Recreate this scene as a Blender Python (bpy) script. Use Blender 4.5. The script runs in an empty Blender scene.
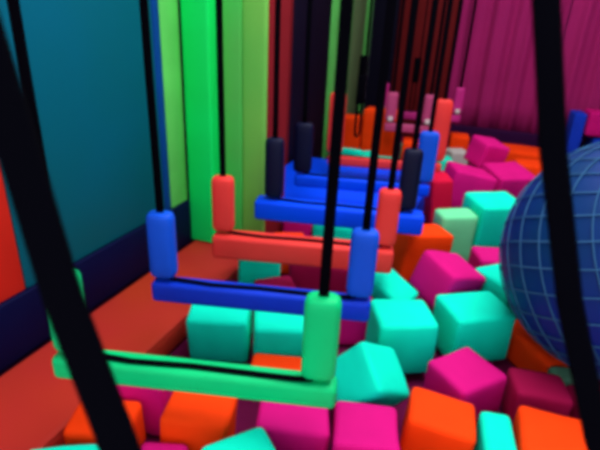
import bpy, bmesh, math, random
from mathutils import Vector, Matrix, Euler, noise
random.seed(7)
SC = bpy.context.scene
COL = SC.collection
SC.view_settings.view_transform = 'Standard'
SC.view_settings.look = 'None'
SC.view_settings.gamma = 1.0
SC.view_settings.use_curve_mapping = False
SC.view_settings.exposure = 0.0

# ------------------------------------------------------------------ materials
def s2l(c):
    c = c / 255.0
    return c / 12.92 if c <= 0.04045 else ((c + 0.055) / 1.055) ** 2.4

def material(name, rgb, rough=0.8, vary=0.08, scale=6.0, bump=0.0, bump_scale=220.0, rgb2=None, spec=0.08, sheen=0.0):
    """procedural material: base colour broken up by a soft noise, fine foam or weave bump"""
    m = bpy.data.materials.new(name)
    m.use_nodes = True
    nt = m.node_tree
    b = nt.nodes['Principled BSDF']
    b.inputs['Roughness'].default_value = rough
    b.inputs['Specular IOR Level'].default_value = spec
    tc = nt.nodes.new('ShaderNodeTexCoord')
    nz = nt.nodes.new('ShaderNodeTexNoise')
    nz.inputs['Scale'].default_value = scale
    nz.inputs['Detail'].default_value = 3.0
    nt.links.new(tc.outputs['Object'], nz.inputs['Vector'])
    r = nt.nodes.new('ShaderNodeValToRGB')
    c = [s2l(v) for v in rgb]
    c2 = [s2l(v) for v in rgb2] if rgb2 else [v * (1 - 2 * vary) for v in c]
    r.color_ramp.elements[0].position = 0.3
    r.color_ramp.elements[1].position = 0.7
    r.color_ramp.elements[0].color = (*c2, 1)
    r.color_ramp.elements[1].color = (*c, 1)
    nt.links.new(nz.outputs['Fac'], r.inputs['Fac'])
    nt.links.new(r.outputs['Color'], b.inputs['Base Color'])
    if bump:
        n2 = nt.nodes.new('ShaderNodeTexNoise')
        n2.inputs['Scale'].default_value = bump_scale
        nt.links.new(tc.outputs['Object'], n2.inputs['Vector'])
        bp = nt.nodes.new('ShaderNodeBump')
        bp.inputs['Strength'].default_value = bump
        bp.inputs['Distance'].default_value = 0.002
        nt.links.new(n2.outputs['Fac'], bp.inputs['Height'])
        nt.links.new(bp.outputs['Normal'], b.inputs['Normal'])
    return m

FOAM = {
    'T': material('teal_foam', (2, 240, 200), bump=0.15),
    'O': material('orange_foam', (255, 66, 8), bump=0.15),
    'M': material('magenta_foam', (208, 16, 122), bump=0.15),
    'D': material('maroon_foam', (160, 14, 70), bump=0.15),
    'R': material('crimson_foam', (214, 16, 60), bump=0.15),
    'W': material('pale_foam', (190, 185, 180), bump=0.15),
    'G': material('lit_teal_face_foam', (112, 226, 160), bump=0.15),  # tone of the large teal cube's left front face as the light catches it
    'B': material('blue_foam', (20, 60, 200), bump=0.15),
    'S': material('greyed_green_foam', (90, 150, 120), bump=0.15),
}
MAT = {
    'green_pad': material('green_swing_vinyl', (0, 205, 120), rough=0.5, spec=0.15),
    'blue_pad': material('blue_swing_vinyl', (0, 54, 204), rough=0.5, spec=0.15),
    'orange_pad': material('orange_swing_vinyl', (230, 58, 54), rough=0.5, spec=0.15),
    'blue_sleeve': material('blue_sleeve_vinyl', (10, 82, 214), rough=0.5, spec=0.15),
    'navy_pad': material('navy_swing_vinyl', (4, 10, 44), rough=0.5, spec=0.15),
    'pink_pad': material('pink_swing_vinyl', (196, 40, 130), rough=0.5, spec=0.15),
    'pale_pad': material('dusty_pink_vinyl', (184, 70, 116), rough=0.5, spec=0.15),
    'strap': material('black_webbing', (3, 3, 8), rough=0.9, bump=0.3, bump_scale=400, spec=0.02),
    'buckle': material('pale_buckle', (215, 205, 200), rough=0.4),
    'teal_wall': material('teal_vinyl', (0, 96, 124), rough=0.6, scale=1.1, rgb2=(2, 92, 100)),  # greener second tone puts the uneven lighting on this wall into the colour
    'red_wall': material('red_vinyl', (214, 42, 30), rough=0.6),
    'blue_trim': material('blue_trim', (8, 70, 150), rough=0.6),
    'light_green_wall': material('light_green_vinyl', (102, 220, 102), rough=0.6),
    'bright_green': material('bright_green_vinyl', (4, 244, 112), rough=0.6, scale=2.0, rgb2=(16, 226, 96)),
    'mid_green': material('mid_green_vinyl', (64, 206, 88), rough=0.6, scale=2.0, rgb2=(84, 186, 82)),
    'olive': material('olive_green_vinyl', (126, 200, 84), rough=0.6, scale=2.0, rgb2=(104, 192, 82)),
    'maroon_wall': material('maroon_vinyl', (130, 26, 34), rough=0.7),
    'navy_wall': material('navy_vinyl', (16, 12, 34), rough=0.7),
    'grey_green_wall': material('grey_green_vinyl', (98, 130, 84), rough=0.7),
    'dark_red_wall': material('dark_red_vinyl', (110, 22, 26), rough=0.7),
    'skirting': material('navy_skirting', (4, 8, 52), rough=0.6),
    'curtain': material('magenta_curtain', (166, 34, 104), rough=0.85, scale=2.5, vary=0.06),
    'curtain_hem': material('purple_hem', (48, 10, 56), rough=0.85),
    'ledge': material('red_orange_vinyl', (172, 36, 44), rough=0.5, scale=1.6, rgb2=(176, 56, 28)),  # red pad; the orange-brown second tone is its lit look mixed into the colour
    'blue_mat': material('blue_mat_vinyl', (0, 74, 252), rough=0.5, scale=3.0),
    'floor': material('dark_pit_floor', (96, 12, 60), rough=0.9),
    'ceiling': material('dark_ceiling', (60, 60, 70), rough=0.9),
    'far_wall': material('purple_wall', (70, 24, 90), rough=0.8),
    'ball': material('blue_ball_vinyl', (6, 24, 128), rough=0.5, scale=2.2, rgb2=(4, 50, 88), spec=0.12),
    'net': material('net_cord', (48, 94, 136), rough=0.8),
}

# ------------------------------------------------------------------ helpers
def put(name, bm, mat, parent=None, loc=None, rot=None, smooth=True):
    me = bpy.data.meshes.new(name)
    bm.normal_update()
    bm.to_mesh(me); bm.free()
    if smooth:
        for p in me.polygons: p.use_smooth = True
    o = bpy.data.objects.new(name, me)
    me.materials.append(mat)
    COL.objects.link(o)
    if parent: o.parent = parent
    if loc is not None: o.location = loc
    if rot is not None: o.rotation_euler = rot
    return o

def tag(o, label, cat, group=None, kind=None):
    if label: o['label'] = label
    if cat: o['category'] = cat
    if group: o['group'] = group
    if kind: o['kind'] = kind
    return o

def empty(name, loc=(0, 0, 0), rot=(0, 0, 0)):
    o = bpy.data.objects.new(name, None)
    o.empty_display_size = 0.05
    COL.objects.link(o)
    o.location = loc; o.rotation_euler = rot
    return o

def structure(o):
    o['kind'] = 'structure'
    return o

def box_bm(x0, x1, y0, y1, z0, z1, bevel=0.0, seg=2, bm=None):
    bm = bm or bmesh.new()
    r = bmesh.ops.create_cube(bm, size=1.0)
    vs = r['verts']
    for v in vs:
        v.co = Vector((x0 + (v.co.x + .5) * (x1 - x0), y0 + (v.co.y + .5) * (y1 - y0), z0 + (v.co.z + .5) * (z1 - z0)))
    if bevel:
        es = list({e for v in vs for e in v.link_edges})
        bmesh.ops.bevel(bm, geom=es, offset=bevel, segments=seg, profile=0.5, affect='EDGES')
    return bm

def foam_bm(d, seed, bevel=0.016):
    """a soft foam block: rounded edges, faces a little uneven and dished"""
    d = [v * 0.955 for v in d]
    bm = box_bm(-d[0] / 2, d[0] / 2, -d[1] / 2, d[1] / 2, -d[2] / 2, d[2] / 2)
    bmesh.ops.subdivide_edges(bm, edges=bm.edges[:], cuts=3, use_grid_fill=True)
    off = Vector((seed * 3.17, seed * 1.31, seed * 7.7))
    for v in bm.verts:
        n = noise.noise_vector(v.co * 7.0 + off)
        v.co += n * 0.006
    sharp = [e for e in bm.edges if len(e.link_faces) == 2 and e.calc_face_angle(0) > 0.9]
    bmesh.ops.bevel(bm, geom=sharp, offset=bevel, segments=3, profile=0.5, affect='EDGES')
    return bm

def ribbon_bm(pts, w, t, wdir, bm=None):
    """flat webbing of width w and thickness t along pts; wdir: the direction of its width"""
    bm = bm or bmesh.new()
    rings = []
    n = len(pts)
    for i, p in enumerate(pts):
        p = Vector(p)
        a = Vector(pts[max(i - 1, 0)]); b = Vector(pts[min(i + 1, n - 1)])
        tg = (b - a).normalized()
        wd = Vector(wdir); wd = (wd - tg * wd.dot(tg)).normalized()
        nd = tg.cross(wd).normalized()
        k = 0.35
        prof = [(-.5, -k), (-.5 + .08, -.5), (.5 - .08, -.5), (.5, -k), (.5, k), (.5 - .08, .5), (-.5 + .08, .5), (-.5, k)]
        rings.append([bm.verts.new(p + wd * w * q + nd * t * r) for q, r in prof])
    for a, b in zip(rings, rings[1:]):
        for j in range(8):
            bm.faces.new((a[j], a[(j + 1) % 8], b[(j + 1) % 8], b[j]))
    bm.faces.new(rings[0][::-1]); bm.faces.new(rings[-1])
    return bm

def tube_bm(pts, r, seg=6, bm=None, closed=False):
    bm = bm or bmesh.new()
    rings = []
    n = len(pts)
    up = Vector((0.3, 0.2, 1)).normalized()
    for i, p in enumerate(pts):
        p = Vector(p)
        a = Vector(pts[(i - 1) % n] if closed else pts[max(i - 1, 0)])
        b = Vector(pts[(i + 1) % n] if closed else pts[min(i + 1, n - 1)])
        tg = (b - a).normalized()
        s = tg.cross(up)
        if s.length < 1e-4: s = tg.cross(Vector((1, 0, 0)))
        s.normalize(); u = s.cross(tg)
        rings.append([bm.verts.new(p + (s * math.cos(k * math.tau / seg) + u * math.sin(k * math.tau / seg)) * r) for k in range(seg)])
    prs = list(zip(rings, rings[1:])) + ([(rings[-1], rings[0])] if closed else [])
    for a, b in prs:
        for k in range(seg):
            bm.faces.new((a[k], a[(k + 1) % seg], b[(k + 1) % seg], b[k]))
    if not closed:
        bm.faces.new(rings[0][::-1]); bm.faces.new(rings[-1])
    return bm

def pad_bm(length, w, t, nu=14, sag=0.0):
    """padded sleeve along Z from 0 to length: a rounded-rectangle section closing into soft ends"""
    bm = bmesh.new()
    rings = []
    steps = [0, .01, .035, .09] + [.09 + .82 * k / 8 for k in range(1, 8)] + [.91, .965, .99, 1]
    seg = 20
    for s in steps:
        e = min(s, 1 - s) / 0.09
        k = 1.0 if e >= 1 else (0.62 + 0.38 * math.sqrt(max(0, 1 - (1 - e) ** 2)))
        ring = []
        for j in range(seg):
            a = j * math.tau / seg
            ca, sa = math.cos(a), math.sin(a)
            px = math.copysign(abs(ca) ** 0.6, ca) * w / 2 * k
            py = math.copysign(abs(sa) ** 0.6, sa) * t / 2 * k
            ring.append(bm.verts.new((px, py, s * length)))
        rings.append(ring)
    for a, b in zip(rings, rings[1:]):
        for j in range(seg):
            bm.faces.new((a[j], a[(j + 1) % seg], b[(j + 1) % seg], b[j]))
    bm.faces.new(rings[0][::-1]); bm.faces.new(rings[-1])
    return bm

def xf(bm, m):
    bmesh.ops.transform(bm, matrix=m, verts=bm.verts[:])
    return bm

# ------------------------------------------------------------------ the room
X_W = -1.2
Y_B = 5.0
def slab(name, a, mat): return structure(put(name, box_bm(*a), mat, smooth=False))
slab('floor', (-1.4, 2.4, -0.6, 5.2, -0.3, -0.1), MAT['floor'])
slab('ceiling', (-1.4, 2.4, -0.6, 5.2, 2.6, 2.7), MAT['ceiling'])
slab('wall_left', (-1.4, X_W - 0.03, -0.6, 5.2, -0.1, 2.6), MAT['far_wall'])
slab('wall_back', (-1.2, 2.2, Y_B + 0.05, 5.2, -0.1, 2.6), MAT['far_wall'])
slab('wall_right', (2.2, 2.4, -0.6, 5.2, -0.1, 2.6), MAT['far_wall'])

def panel(name, y0, y1, z0, z1, mat, label, cat='wall panel'):
    bm = box_bm(X_W - 0.03, X_W, y0 + .002, y1 - .002, z0, z1, 0.006, 2)
    return tag(put(name, bm, mat), label, cat)
panel('wall_panel', 0.15, 0.90, 0.2, 2.58, MAT['red_wall'], 'red padded wall panel at the left edge, behind the thick near strap')
panel('wall_panel', 0.90, 1.60, 0.2, 2.58, MAT['teal_wall'], 'large dark teal padded wall panel on the left wall')
panel('wall_trim_strip', 1.60, 1.645, 0.2, 2.58, MAT['blue_trim'], 'narrow blue trim strip between the teal and light green wall panels', 'trim')
panel('wall_panel', 1.645, 1.77, 0.2, 2.58, MAT['light_green_wall'], 'light green wall panel on the left wall beside the blue trim strip')
panel('wall_panel', 2.16, 2.97, -0.1, 2.58, MAT['maroon_wall'], 'maroon wall panel just right of the olive green pad')
panel('wall_panel', 2.97, 3.72, -0.1, 2.58, MAT['navy_wall'], 'dark navy wall panel between the maroon one and the far green one')
panel('wall_panel', 3.72, 4.3, -0.1, 2.58, MAT['light_green_wall'], 'narrow-looking far green wall panel left of the grey green one')
panel('wall_panel', 4.3, 4.75, -0.1, 2.58, MAT['grey_green_wall'], 'grey green wall panel right of the far green one')
panel('wall_panel', 4.75, 5.0, -0.1, 2.58, MAT['light_green_wall'], 'thin sliver of green wall panel in the far corner behind the straps')
structure(put('baseboard_left', box_bm(X_W - 0.03, X_W + 0.012, -0.1, 1.768, 0.0, 0.2, 0.005, 2), MAT['skirting']))

# buttress that juts out of the left wall, wrapped in two green pads
slab('wall_buttress', (-1.2, -0.88, 1.88, 2.14, -0.1, 2.6), MAT['maroon_wall'])
def bpad(x0, x1, mat, label, y0=1.845):
    tag(put('wall_pad', box_bm(x0, x1, y0, 1.88, 0.002 if y0 < 1.8 else -0.08, 2.58, 0.012, 3), mat), label, 'wall pad')
bpad(-1.198, -1.07, MAT['bright_green'], 'bright green upright pad next to the light green wall panel', 1.77)
bpad(-1.07, -0.965, MAT['mid_green'], 'middle green upright pad between the bright green and olive pads')
bpad(-0.965, -0.86, MAT['olive'], 'olive green upright pad nearest the maroon wall panel')

# padded ledge along the pit edge
lg = empty('pit_edge_pad', (0, 0, 0))
tag(lg, 'long red-orange padded ledge along the left edge of the foam pit', 'ledge pad')
put('cushion', box_bm(-1.186, -0.865, 0.05, 1.84, -0.1, 0.0, 0.02, 4), MAT['ledge'], lg)
put('piping', tube_bm([(-0.872, 0.07 + k * 0.1, -0.006) for k in range(18)], 0.006), MAT['ledge'], lg)

# back wall: dark red boards, then the magenta curtain
def back_panel(x0, x1, mat, label):
    tag(put('back_panel', box_bm(x0 + .003, x1 - .003, Y_B, Y_B + 0.05, -0.08, 2.58, 0.008, 2), mat), label, 'wall panel')
back_panel(-1.2, -0.95, MAT['navy_wall'], 'dark back wall panel in the far left corner behind the swing straps')
back_panel(-0.95, -0.42, MAT['dark_red_wall'], 'dark red back wall panel left of the magenta curtain')

def curtain(x0, x1, name, label, folds, mat):
    t = empty(name, ((x0 + x1) / 2, Y_B, 0))
    tag(t, label, 'curtain')
    bm = bmesh.new()
    nx, nz = 90, 10
    g = []
    for i in range(nx + 1):
        x = x0 + (x1 - x0) * i / nx
        col_ = []
        for k in range(nz + 1):
            z = 0.06 + (2.55 - 0.06) * k / nz
            ph = folds * math.tau * (x - x0) / (x1 - x0) + 0.5 * math.sin(z * 1.7)
            d = 0.024 * math.sin(ph) + 0.010 * math.sin(2.3 * ph + 1)
            col_.append(bm.verts.new((x - (x0 + x1) / 2, -0.03 + d, z)))
        g.append(col_)
    for i in range(nx):
        for k in range(nz):
            bm.faces.new((g[i][k], g[i + 1][k], g[i + 1][k + 1], g[i][k + 1]))
    o = put('cloth', bm, mat, t)
    md = o.modifiers.new('thick', 'SOLIDIFY'); md.thickness = 0.004
    put('hem', box_bm(-(x1 - x0) / 2, (x1 - x0) / 2, -0.075, -0.015, -0.09, 0.09, 0.02, 3), MAT['curtain_hem'], t)
    return t
curtain(-0.42, 0.48, 'curtain', 'magenta curtain hanging at the back, left of the thick right strap', 4, MAT['curtain'])
curtain(0.49, 2.15, 'curtain', 'magenta curtain hanging at the back, right of the thick right strap', 8, MAT['curtain'])

# blue crash mat lying across the pit
mt = empty('crash_mat', (-0.72, 2.66, 0.0))
tag(mt, 'bright blue crash mat lying in the pit beyond the orange bar', 'mat')
put('cover', box_bm(-0.46, 0.46, -0.48, 0.48, -0.1, 0.09, 0.02, 4), MAT['blue_mat'], mt)
bm = bmesh.new()
for z in (0.072, -0.082):
    tube_bm([(-.455, -.475, z), (.455, -.475, z), (.455, .475, z), (-.455, .475, z)], 0.005, bm=bm, closed=True)
put('piping', bm, MAT['blue_mat'], mt)

# ------------------------------------------------------------------ trapeze swings
Z_TOP = 2.6
def swing(x, y, zb, pad, sleeve, label, dy=0.15, x1=-0.24, bar_t=0.062, sl=0.205, sw=0.078, strap_w=0.022, lean=0.0, sleeve_r=None, buckle=False, tilt=0.0, over=0.036, bar_w=0.06):
    L = Vector((x, y, zb)); R = Vector((x1, y + dy, zb))
    ang = math.atan2(dy, x1 - x)
    ln = (R - L).length
    t = empty('trapeze_swing', (L + R) / 2, (0, tilt, ang))
    tag(t, label, 'swing')
    h = ln / 2
    b = box_bm(-h - over, h + over, -bar_w / 2, bar_w / 2, -bar_t, 0, 0.014, 4)
    put('bar', b, pad, t)
    # webbing lying along the bar from sleeve to sleeve
    pts = [(-h, 0, 0.012), (-h + .03, -.004, .006), (-h * .5, -.012, .003), (0, -.006, .003), (h * .6, -.010, .003), (h - .05, -.014, .006), (h - .015, -.018, .013), (h, -.004, .02)]
    put('bar_webbing', ribbon_bm(pts, 0.018, 0.004, (0, 1, 0)), MAT['strap'], t)
    for s in (-1, 1):
        p = pad_bm(sl, sw, 0.055)
        m = Matrix.Translation((s * h, 0, 0.012)) @ Matrix.Rotation(-s * lean, 4, 'Y')
        xf(p, m)
        so = put('sleeve', p, (sleeve_r if (s == 1 and sleeve_r) else sleeve), t)
        top = m @ Vector((0, 0, sl))
        q = [(top.x, 0, top.z - 0.03), (top.x, 0, top.z + .05), (top.x + s * .002, 0, top.z + .4), (top.x, 0, Z_TOP - zb - abs(top.x) * abs(math.sin(tilt)) - 0.002)]
        put('strap', ribbon_bm(q, strap_w, 0.005, (1, 0, 0)), MAT['strap'], t)
        if buckle:
            put('buckle', xf(box_bm(-.017, .017, -.008, .008, -.018, .018, .005, 2), Matrix.Translation((top.x, -0.028, 0.03))), MAT['buckle'], t)
    return t

swing(-0.80, 0.685, 0.25, MAT['green_pad'], MAT['green_pad'], 'nearest trapeze swing with green padded bar and sleeves', x1=-0.247, over=0.045)
swing(-0.815, 1.06, 0.25, MAT['blue_pad'], MAT['blue_sleeve'], 'trapeze swing with bright blue padded bar behind the green one', x1=-0.252, bar_t=.068)
swing(-0.825, 1.435, 0.25, MAT['orange_pad'], MAT['orange_pad'], 'trapeze swing with red-orange padded bar in front of the blue mat', x1=-0.26, bar_t=.09, bar_w=.085)
swing(-0.775, 1.77, 0.28, MAT['blue_mat'], MAT['navy_pad'], 'trapeze swing with blackish navy sleeves hanging before the blue mat', dy=.12, over=.075, bar_t=.085, bar_w=.09, sl=.25)
swing(-0.83, 2.25, 0.25, MAT['blue_mat'], MAT['navy_pad'], 'trapeze swing with a navy left sleeve and a bright blue right sleeve', sw=.095, sl=.25, sleeve_r=MAT['blue_sleeve'])
swing(-0.83, 2.80, 0.22, MAT['orange_pad'], MAT['orange_pad'], 'farther orange trapeze swing over the far end of the blue mat', sl=0.36, sw=0.1)
swing(-0.83, 4.10, 0.30, MAT['pink_pad'], MAT['pink_pad'], 'far pink trapeze swing with pale buckles in front of the dark red panel', buckle=True)
swing(-0.66, 3.60, 0.30, MAT['pale_pad'], MAT['pale_pad'], 'far dusty pink trapeze swing with pale buckles behind the farther orange one', x1=-0.40, dy=0.05, buckle=True)

NEAR_L = [ (-0.163, 0.210, 0.477), (-0.245, 0.235, 0.672), (-0.296, 0.252, 0.776), (-0.340, 0.272, 0.892), (-0.497, 0.341, 1.300), (-0.997, 0.560, 2.600) ]
NEAR_R = [ (0.225, 0.426, 0.512), (0.158, 0.440, 0.632), (0.104, 0.463, 0.764), (0.061, 0.486, 0.898), (0.029, 0.508, 1.021), (-0.096, 0.592, 1.500), (-0.382, 0.786, 2.600) ]
# the swing the viewer stands at: two thick straps, its bar below the frame
def near_swing():
    # both straps run up, slanting, to the ceiling; LP and RP list them from the bar up
    LP = [Vector(v) for v in NEAR_L]
    RP = [Vector(v) for v in NEAR_R]
    LB, RB = LP[0], RP[0]
    o = (LB + RB) / 2
    t = empty('trapeze_swing', o)
    tag(t, 'closest trapeze swing, seen only as two thick black straps crossing the photo', 'swing')
    for P, w_ in ((LP, 0.033), (RP, 0.024)):
        put('strap', ribbon_bm([v - o for v in P], w_, 0.006, (0.93, 0.36, 0.04)), MAT['strap'], t)
    d = (RB - LB).normalized()
    m = Matrix.Translation(LB - o - d * .03) @ d.to_track_quat('Z', 'Y').to_matrix().to_4x4()
    put('bar', xf(pad_bm((RB - LB).length + .06, .06, .06), m), MAT['orange_pad'], t)
near_swing()

LOOSE = [(-0.79, 3.18, 0.26, 0.05, 'loose black strap ending in a loop before the orange blocks behind the mat'),
         (-0.86, 3.46, 0.36, 0.05, 'loose black looped strap over the large orange block behind the blue mat'),
         (-0.56, 3.92, 0.34, 0.045, 'loose black looped strap hanging beside the far pink swing')]
# loose black straps hanging among the far swings, each doubled into a loop at its end
for (x, y, z, w_, lab) in LOOSE:
    t = empty('hanging_strap', (x, y, z))
    tag(t, lab, 'strap')
    n = 8
    up_ = [(0.012, 0, 0.05 + (Z_TOP - z - 0.05) * k / n) for k in range(n + 1)]
    lp = [(0.016 * math.cos(math.pi * k / 8) - 0.004, 0, 0.04 - 0.04 * math.sin(math.pi * k / 8)) for k in range(9)]
    put('webbing', ribbon_bm([(-0.02, 0, 0.30)] + lp[::-1] + up_, w_, 0.006, (0, 1, 0)), MAT['strap'], t)
    put('stitched_wrap', box_bm(-0.026, 0.022, -w_ * .6, w_ * .6, 0.22, 0.40, 0.006, 2), MAT['strap'], t)

# ------------------------------------------------------------------ netted ball
BC = Vector((0.472, 1.552, 0.38)); BR = 0.36
bt = empty('netted_ball', BC, (0.25, 0.2, 0.3))
tag(bt, 'large blue ball covered in pale diamond netting at the right edge', 'ball')
bm = bmesh.new()
bmesh.ops.create_uvsphere(bm, u_segments=64, v_segments=40, radius=BR - 0.004)
put('ball', bm, MAT['ball'], bt)
bm = bmesh.new()
for sgn in (-1, 1):
    for k in range(21):
        pts = []
        for i in range(41):
            th = math.radians(14 + 152 * i / 40)
            ph = k * math.tau / 21 + sgn * 3.0 * i / 40
            pts.append(Vector((math.sin(th) * math.cos(ph), math.sin(th) * math.sin(ph), math.cos(th))) * BR)
        tube_bm(pts, 0.0022, 4, bm)
put('net', bm, MAT['net'], bt)

# ------------------------------------------------------------------ foam cubes
CUBES = [
  ('T',(-0.715,1.215,0.010),(0.210,0.180,0.190),(6,0,20),'bright teal foam cube at the left pit edge between the blue and green bars'),
  ('T',(-0.518,1.272,0.000),(0.190,0.170,0.170),(4,0,24),"muted teal foam cube right of the bright one, behind the green swing's right sleeve"),
  ('T',(-0.754,1.590,0.030),(0.170,0.150,0.250),(0,0,30),'bright teal foam cube between the blue bar and the orange bar'),
  ('D',(-0.532,1.706,0.010),(0.250,0.170,0.180),(0,0,12),'dark maroon foam block between the blue bar and the orange bar'),
  ('O',(-0.460,1.135,-0.050),(0.200,0.100,0.100),(0,0,15),'low orange foam block just showing above the right half of the green bar'),
  ('O',(-0.762,0.709,-0.020),(0.170,0.130,0.150),(3,0,20),'orange foam cube behind the thick near strap at lower left'),
  ('T',(-0.725,0.520,-0.010),(0.170,0.170,0.170),(0,0,30),'teal foam cube cut by the bottom left edge of the photo'),
  ('M',(-0.750,0.846,0.000),(0.160,0.110,0.190),(0,0,15),'magenta foam cube under the left half of the green bar'),
  ('M',(-0.559,0.655,-0.020),(0.120,0.120,0.140),(0,0,20),'magenta foam cube at the bottom edge beside the thick left strap'),
  ('O',(-0.548,0.812,0.000),(0.175,0.160,0.180),(-4,2,16),'orange foam cube under the middle of the green bar'),
  ('T',(-0.365,0.686,0.020),(0.170,0.170,0.170),(12,8,55),'teal foam cube poking up between orange and magenta at the bottom edge'),
  ('M',(-0.329,0.908,-0.009),(0.190,0.160,0.170),(0,4,18),"dusky magenta foam cube below the green swing's right sleeve"),
  ('M',(-0.138,0.922,-0.001),(0.170,0.170,0.170),(-4,0,14),'bright magenta foam cube in front of the bright teal six-sided-looking cube'),
  ('T',(-0.184,1.126,0.040),(0.165,0.165,0.165),(32,30,55),'bright teal foam cube tilted on its corner, right of the green swing'),
  ('O',(0.028,1.035,0.009),(0.175,0.150,0.170),(0,4,4),'orange foam cube in front of two magenta ones, lower right centre'),
  ('M',(0.081,1.263,0.000),(0.185,0.170,0.150),(0,0,50),'magenta foam cube behind the orange cube at lower right'),
  ('D',(0.282,1.295,-0.010),(0.160,0.130,0.150),(0,0,10),'dark magenta foam cube between two orange cubes at lower right'),
  ('D',(0.434,1.318,-0.020),(0.130,0.130,0.130),(0,0,20),'dark magenta foam cube beside the thick right strap'),
  ('T',(0.167,1.009,0.010),(0.080,0.170,0.170),(0,0,8),'narrow teal foam block left of the bright orange cube at the bottom right'),
  ('O',(0.314,1.052,0.020),(0.210,0.170,0.180),(0,0,2),'bright orange foam cube at the bottom right corner'),
  ('T',(-0.138,1.393,0.030),(0.200,0.180,0.200),(0,0,26),'muted teal foam cube, left of the two large teal ones at centre right'),
  ('T',(0.081,1.568,0.016),(0.230,0.180,0.200),(0,0,34),'muted teal foam cube, right of the two large teal ones at centre right'),
  ('T',(-0.226,1.646,0.047),(0.190,0.120,0.100),(15,25,-20),"dark teal foam slab leaning beside the blue swing's right sleeve"),
  ('M',(-0.029,1.744,0.084),(0.200,0.190,0.170),(10,15,50),'magenta foam cube in front of the orange cube, above the two large teal cubes'),
  ('O',(-0.173,2.043,0.040),(0.240,0.150,0.240),(0,5,40),"orange foam cube right of the orange swing's right sleeve"),
  ('T',(0.106,2.397,0.110),(0.240,0.200,0.260),(4,0,34),'large bright teal foam cube in front of the magenta heap, left of the netted ball'),
  ('G',(-0.051,2.250,0.060),(0.180,0.120,0.260),(0,0,30),'added pale green block standing for the lit left face of the bright teal cube'),  # added block: paints the lit left front of the teal cube behind it
  ('T',(0.188,1.831,0.040),(0.190,0.190,0.180),(0,0,45),'teal foam cube beside the lower left of the netted ball'),
  ('M',(0.135,2.090,0.010),(0.160,0.160,0.150),(0,0,20),'sliver of a magenta foam cube beside the netted ball'),
  ('O',(0.289,1.580,-0.035),(0.100,0.260,0.130),(0,0,35),'red-orange foam block against the lower left of the netted ball'),
  ('S',(0.367,1.421,-0.030),(0.080,0.080,0.120),(0,0,20),'small grey-green foam piece below the netted ball'),
  ('M',(-0.322,1.493,-0.020),(0.150,0.150,0.150),(0,0,20),"maroon foam cube showing beside the blue swing's right sleeve"),
  ('R',(-0.156,2.534,0.090),(0.120,0.160,0.370),(0,-6,20),'crimson foam block leaning upright at the right end of the blue mat'),
  ('M',(-0.045,2.878,0.113),(0.250,0.240,0.240),(0,10,20),'magenta foam cube, left of the heap behind the bright teal cube'),
  ('M',(0.172,3.080,0.100),(0.250,0.240,0.230),(10,0,35),'magenta foam cube, right of the heap behind the bright teal cube'),
  ('M',(0.037,3.233,0.250),(0.190,0.190,0.170),(8,10,40),'magenta foam cube on top of the magenta heap'),
  ('O',(0.253,4.252,0.000),(0.500,0.300,0.180),(0,0,0),'wide red-orange foam block behind the magenta heap at the foot of the back curtain'),
  ('O',(0.368,3.671,0.020),(0.260,0.200,0.220),(0,0,10),'bright orange foam cube between the magenta heap and the netted ball'),
  ('O',(-0.189,4.330,0.050),(0.160,0.160,0.160),(0,0,10),'small orange foam cube below the far dusty pink swings'),
  ('W',(-0.169,4.004,0.000),(0.150,0.150,0.140),(0,0,30),'pale grey foam cube under the small far orange cube'),
  ('T',(-0.603,2.112,0.000),(0.200,0.090,0.160),(0,0,8),'teal foam block just in front of the blue mat, seen over the orange bar'),
  ('M',(-0.783,2.114,0.000),(0.160,0.090,0.150),(0,0,8),'magenta foam block left of the teal one in front of the blue mat'),
  ('O',(-0.756,3.826,0.130),(0.300,0.200,0.460),(0,0,3),'large orange foam block standing behind the blue mat'),
  ('O',(-1.018,3.836,0.090),(0.220,0.200,0.380),(0,0,5),'orange foam block behind the left end of the blue mat'),
  ('T',(-0.914,3.382,0.030),(0.260,0.080,0.180),(0,0,3),'thin teal foam block showing behind the blue mat'),
  ('O',(-0.449,3.657,0.060),(0.220,0.200,0.260),(0,0,10),'orange foam block behind the right end of the blue mat'),
  ('B',(0.715,4.751,0.130),(0.100,0.250,0.460),(0,0,5),'narrow blue foam block standing at the far right beyond the netted ball'),
  ('M',(0.877,4.723,0.280),(0.220,0.250,0.200),(0,0,5),'magenta foam block at the far right beside the standing blue one'),
  ('B',(0.955,4.746,0.040),(0.220,0.250,0.260),(0,0,5),'blue foam block under the magenta one at the far right'),
]
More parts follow.
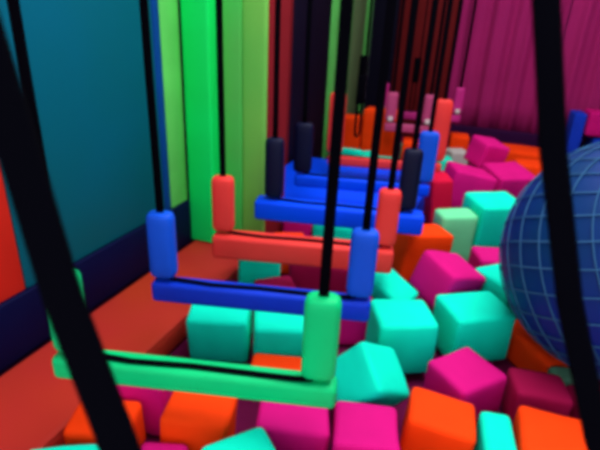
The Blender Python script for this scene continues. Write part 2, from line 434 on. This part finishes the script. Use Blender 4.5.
FILL = [
  ('M',(-0.740,0.150,-0.008),0.185,14),
  ('T',(-0.500,0.150,-0.015),0.170,73),
  ('O',(-0.260,0.150,-0.020),0.160,8),
  ('T',(-0.020,0.150,-0.015),0.170,27),
  ('O',(0.220,0.150,-0.015),0.170,57),
  ('O',(0.460,0.150,-0.008),0.185,11),
  ('T',(0.700,0.150,-0.020),0.160,78),
  ('M',(0.940,0.150,-0.008),0.185,33),
  ('T',(1.180,0.150,-0.015),0.170,52),
  ('O',(1.420,0.150,-0.015),0.170,22),
  ('M',(1.600,0.270,-0.008),0.185,84),
  ('M',(-0.440,0.330,-0.020),0.160,64),
  ('T',(-0.140,0.330,-0.015),0.170,86),
  ('M',(0.100,0.330,-0.020),0.160,44),
  ('O',(0.340,0.330,-0.008),0.185,37),
  ('T',(0.820,0.330,-0.015),0.170,8),
  ('T',(1.060,0.330,-0.020),0.160,69),
  ('M',(1.300,0.330,-0.015),0.170,62),
  ('O',(0.580,0.390,-0.020),0.160,13),
  ('T',(1.600,0.450,-0.020),0.160,88),
  ('T',(-0.260,0.510,-0.020),0.160,22),
  ('O',(-0.020,0.510,-0.020),0.160,37),
  ('O',(0.220,0.510,-0.020),0.160,64),
  ('T',(0.760,0.510,-0.020),0.160,79),
  ('M',(0.940,0.510,-0.015),0.170,73),
  ('M',(1.180,0.510,-0.008),0.185,23),
  ('T',(1.420,0.510,-0.015),0.170,88),
  ('M',(0.460,0.570,-0.020),0.160,13),
  ('O',(-0.140,0.690,-0.015),0.170,73),
  ('O',(0.100,0.690,-0.020),0.160,63),
  ('T',(0.640,0.690,-0.015),0.170,6),
  ('T',(1.000,0.690,-0.008),0.185,73),
  ('O',(1.420,0.690,-0.020),0.160,86),
  ('O',(0.340,0.750,-0.015),0.170,79),
  ('T',(1.240,0.750,-0.020),0.160,77),
  ('T',(1.600,0.750,-0.015),0.170,85),
  ('M',(0.520,0.870,-0.008),0.185,33),
  ('T',(0.820,0.870,-0.008),0.185,57),
  ('M',(1.060,0.930,-0.008),0.185,5),
  ('M',(1.360,0.930,-0.020),0.160,4),
  ('M',(1.540,0.990,-0.020),0.160,16),
  ('T',(0.640,1.050,-0.015),0.170,28),
  ('T',(0.880,1.110,-0.020),0.160,56),
  ('O',(1.180,1.110,-0.020),0.160,84),
  ('M',(1.420,1.170,-0.020),0.160,62),
  ('M',(0.700,1.290,-0.015),0.170,27),
  ('T',(1.000,1.290,-0.008),0.185,63),
  ('O',(1.240,1.290,-0.015),0.170,87),
  ('T',(1.600,1.290,-0.008),0.185,19),
  ('T',(-0.620,1.470,-0.020),0.160,38),
  ('O',(0.820,1.470,-0.008),0.185,39),
  ('T',(1.120,1.470,-0.020),0.160,10),
  ('T',(1.360,1.470,-0.008),0.185,82),
  ('T',(1.600,1.530,-0.015),0.170,24),
  ('M',(0.940,1.650,-0.008),0.185,42),
  ('M',(1.180,1.650,-0.020),0.160,86),
  ('M',(1.420,1.710,-0.020),0.160,31),
  ('O',(0.700,1.770,-0.008),0.185,61),
  ('M',(1.600,1.770,-0.020),0.160,23),
  ('M',(1.060,1.830,-0.015),0.170,45),
  ('O',(-0.740,1.890,-0.020),0.160,30),
  ('T',(-0.380,1.890,-0.015),0.170,72),
  ('O',(0.400,1.890,-0.008),0.185,21),
  ('T',(1.240,1.890,-0.020),0.160,32),
  ('T',(0.820,1.950,-0.008),0.185,76),
  ('O',(1.420,1.950,-0.020),0.160,8),
  ('M',(0.580,2.010,-0.020),0.160,43),
  ('M',(1.600,2.010,-0.008),0.185,5),
  ('T',(0.340,2.070,-0.015),0.170,27),
  ('T',(1.000,2.070,-0.015),0.170,40),
  ('T',(0.700,2.130,-0.015),0.170,46),
  ('T',(1.240,2.130,-0.020),0.160,8),
  ('T',(1.480,2.190,-0.008),0.185,17),
  ('M',(0.280,2.250,-0.020),0.160,14),
  ('O',(0.460,2.250,-0.020),0.160,6),
  ('O',(0.880,2.250,-0.015),0.170,15),
  ('T',(1.120,2.310,-0.015),0.170,56),
  ('T',(0.640,2.370,-0.015),0.170,74),
  ('M',(0.400,2.430,-0.020),0.160,87),
  ('O',(1.300,2.430,-0.020),0.160,72),
  ('O',(1.540,2.430,-0.020),0.160,23),
  ('M',(0.820,2.490,-0.015),0.170,29),
  ('O',(1.060,2.550,-0.020),0.160,40),
  ('T',(0.040,2.610,-0.020),0.160,38),
  ('M',(0.280,2.610,-0.008),0.185,42),
  ('O',(0.520,2.610,-0.020),0.160,31),
  ('T',(1.360,2.610,-0.020),0.160,6),
  ('T',(0.700,2.670,-0.015),0.170,12),
  ('T',(1.540,2.670,-0.008),0.185,88),
  ('M',(0.880,2.730,-0.008),0.185,10),
  ('T',(1.180,2.730,-0.015),0.170,47),
  ('T',(0.400,2.790,-0.008),0.185,35),
  ('O',(0.640,2.850,-0.015),0.170,5),
  ('O',(1.360,2.850,-0.020),0.160,8),
  ('T',(0.820,2.910,-0.015),0.170,14),
  ('M',(1.060,2.910,-0.015),0.170,48),
  ('T',(1.540,2.910,-0.008),0.185,15),
  ('T',(0.460,3.030,-0.020),0.160,22),
  ('T',(1.240,3.030,-0.020),0.160,17),
  ('M',(0.640,3.090,-0.020),0.160,19),
  ('M',(0.940,3.090,-0.015),0.170,66),
  ('M',(1.480,3.090,-0.020),0.160,26),
  ('O',(-0.140,3.150,-0.008),0.185,83),
  ('T',(0.400,3.210,-0.015),0.170,38),
  ('T',(1.120,3.210,-0.020),0.160,34),
  ('O',(-0.740,3.270,-0.020),0.160,16),
  ('O',(-0.500,3.270,-0.015),0.170,89),
  ('O',(0.760,3.270,-0.020),0.160,23),
  ('M',(1.300,3.270,-0.008),0.185,24),
  ('M',(1.600,3.270,-0.020),0.160,28),
  ('M',(-0.260,3.330,-0.020),0.160,43),
  ('T',(0.940,3.330,-0.020),0.160,11),
  ('O',(0.520,3.390,-0.008),0.185,33),
  ('T',(-0.620,3.450,-0.015),0.170,19),
  ('M',(1.120,3.450,-0.020),0.160,13),
  ('O',(1.420,3.450,-0.020),0.160,20),
  ('O',(0.700,3.510,-0.020),0.160,16),
  ('T',(1.600,3.510,-0.020),0.160,9),
  ('T',(-0.800,3.570,-0.020),0.160,46),
  ('M',(0.880,3.570,-0.008),0.185,14),
  ('T',(1.060,3.630,-0.015),0.170,12),
  ('T',(1.300,3.630,-0.015),0.170,25),
  ('T',(0.640,3.690,-0.020),0.160,24),
  ('T',(1.480,3.690,-0.008),0.185,25),
  ('T',(-0.260,3.750,-0.020),0.160,16),
  ('O',(0.820,3.810,-0.020),0.160,62),
  ('O',(1.180,3.810,-0.008),0.185,44),
  ('T',(0.520,3.870,-0.020),0.160,68),
  ('T',(1.600,3.870,-0.015),0.170,43),
  ('T',(-0.500,3.930,-0.008),0.185,27),
  ('M',(1.000,3.930,-0.020),0.160,52),
  ('O',(1.360,3.930,-0.015),0.170,51),
  ('T',(0.700,3.990,-0.020),0.160,8),
]
CN = {'T': 'teal', 'O': 'orange', 'M': 'magenta', 'D': 'maroon', 'R': 'crimson', 'W': 'pale grey', 'G': 'pale green', 'B': 'blue', 'S': 'grey green'}
for i, (c, loc, d, rot, label) in enumerate(CUBES):
    o = put('foam_cube', foam_bm(d, i + 1), FOAM[c], None, loc, [math.radians(v) for v in rot])
    tag(o, label, 'foam cube', 'foam cubes in the pit')
# the few sunken cubes that show between the others
SEEN = {49: 'small maroon foam cube sunk in front of the dark maroon block',
        60: 'orange foam cube sunk low just behind the left half of the orange bar',
        113: 'sliver of a teal foam cube in front of the large orange block behind the mat',
        118: 'sliver of a teal foam cube before the left orange block behind the mat',
        124: 'small teal foam cube beside the pale grey one under the far swings',
        129: 'sliver of a teal foam cube at the foot of the orange block behind the mat'}
for i, (c, loc, s, rz) in enumerate(FILL):
    if i == 49: c = 'D'
    o = put('foam_cube', foam_bm((s, s, s), i + 100), FOAM[c], None, loc, (0, 0, math.radians(rz)))
    tag(o, '%s foam cube sunk low in the pit, mostly hidden by those around it' % CN[c], 'foam cube', 'sunken %s foam cubes' % CN[c])
    if i in SEEN: tag(o, SEEN[i], 'foam cube', 'foam cubes in the pit')

# ------------------------------------------------------------------ light
def area(name, loc, rot, sx, sy, power, rgb):
    l = bpy.data.lights.new(name, 'AREA')
    l.shape = 'RECTANGLE'; l.size = sx; l.size_y = sy; l.energy = power; l.color = rgb
    o = bpy.data.objects.new(name, l)
    COL.objects.link(o)
    o.location = loc; o.rotation_euler = rot
    return o
area('added_soft_light', (0.1, 1.6, 2.55), (0, 0, 0), 1.6, 2.6, 100, (1.0, 0.97, 1.0))  # added white light, unseen, in place of the room's blacklight tubes
area('added_soft_light', (0.2, 4.0, 2.55), (math.radians(-8), 0, 0), 1.6, 1.2, 18, (1.0, 0.95, 1.0))  # second added white light, unseen, over the far end
w = bpy.data.worlds.new('World'); SC.world = w
w.use_nodes = True
w.node_tree.nodes['Background'].inputs[0].default_value = (0.9, 0.9, 1.0, 1)
w.node_tree.nodes['Background'].inputs[1].default_value = 1.7

# ------------------------------------------------------------------ camera
cd = bpy.data.cameras.new('camera')
cd.sensor_width = 36.0; cd.sensor_fit = 'HORIZONTAL'
cd.lens = 487.0 / 600.0 * 36.0
cd.clip_start = 0.02
cam = bpy.data.objects.new('camera', cd)
COL.objects.link(cam)
Rc = Matrix(((0.9307, -0.1828, 0.3167), (0.3630, 0.3548, -0.8616), (0.0448, 0.9168, 0.3967)))
cam.matrix_world = Matrix.Translation((0, 0, 1.0)) @ Rc.to_4x4()
cd.dof.use_dof = True
cd.dof.focus_distance = 1.3
cd.dof.aperture_fstop = 4.0
SC.camera = cam
SC.view_settings.exposure = 0.12
SC.cycles.filter_width = 4.0
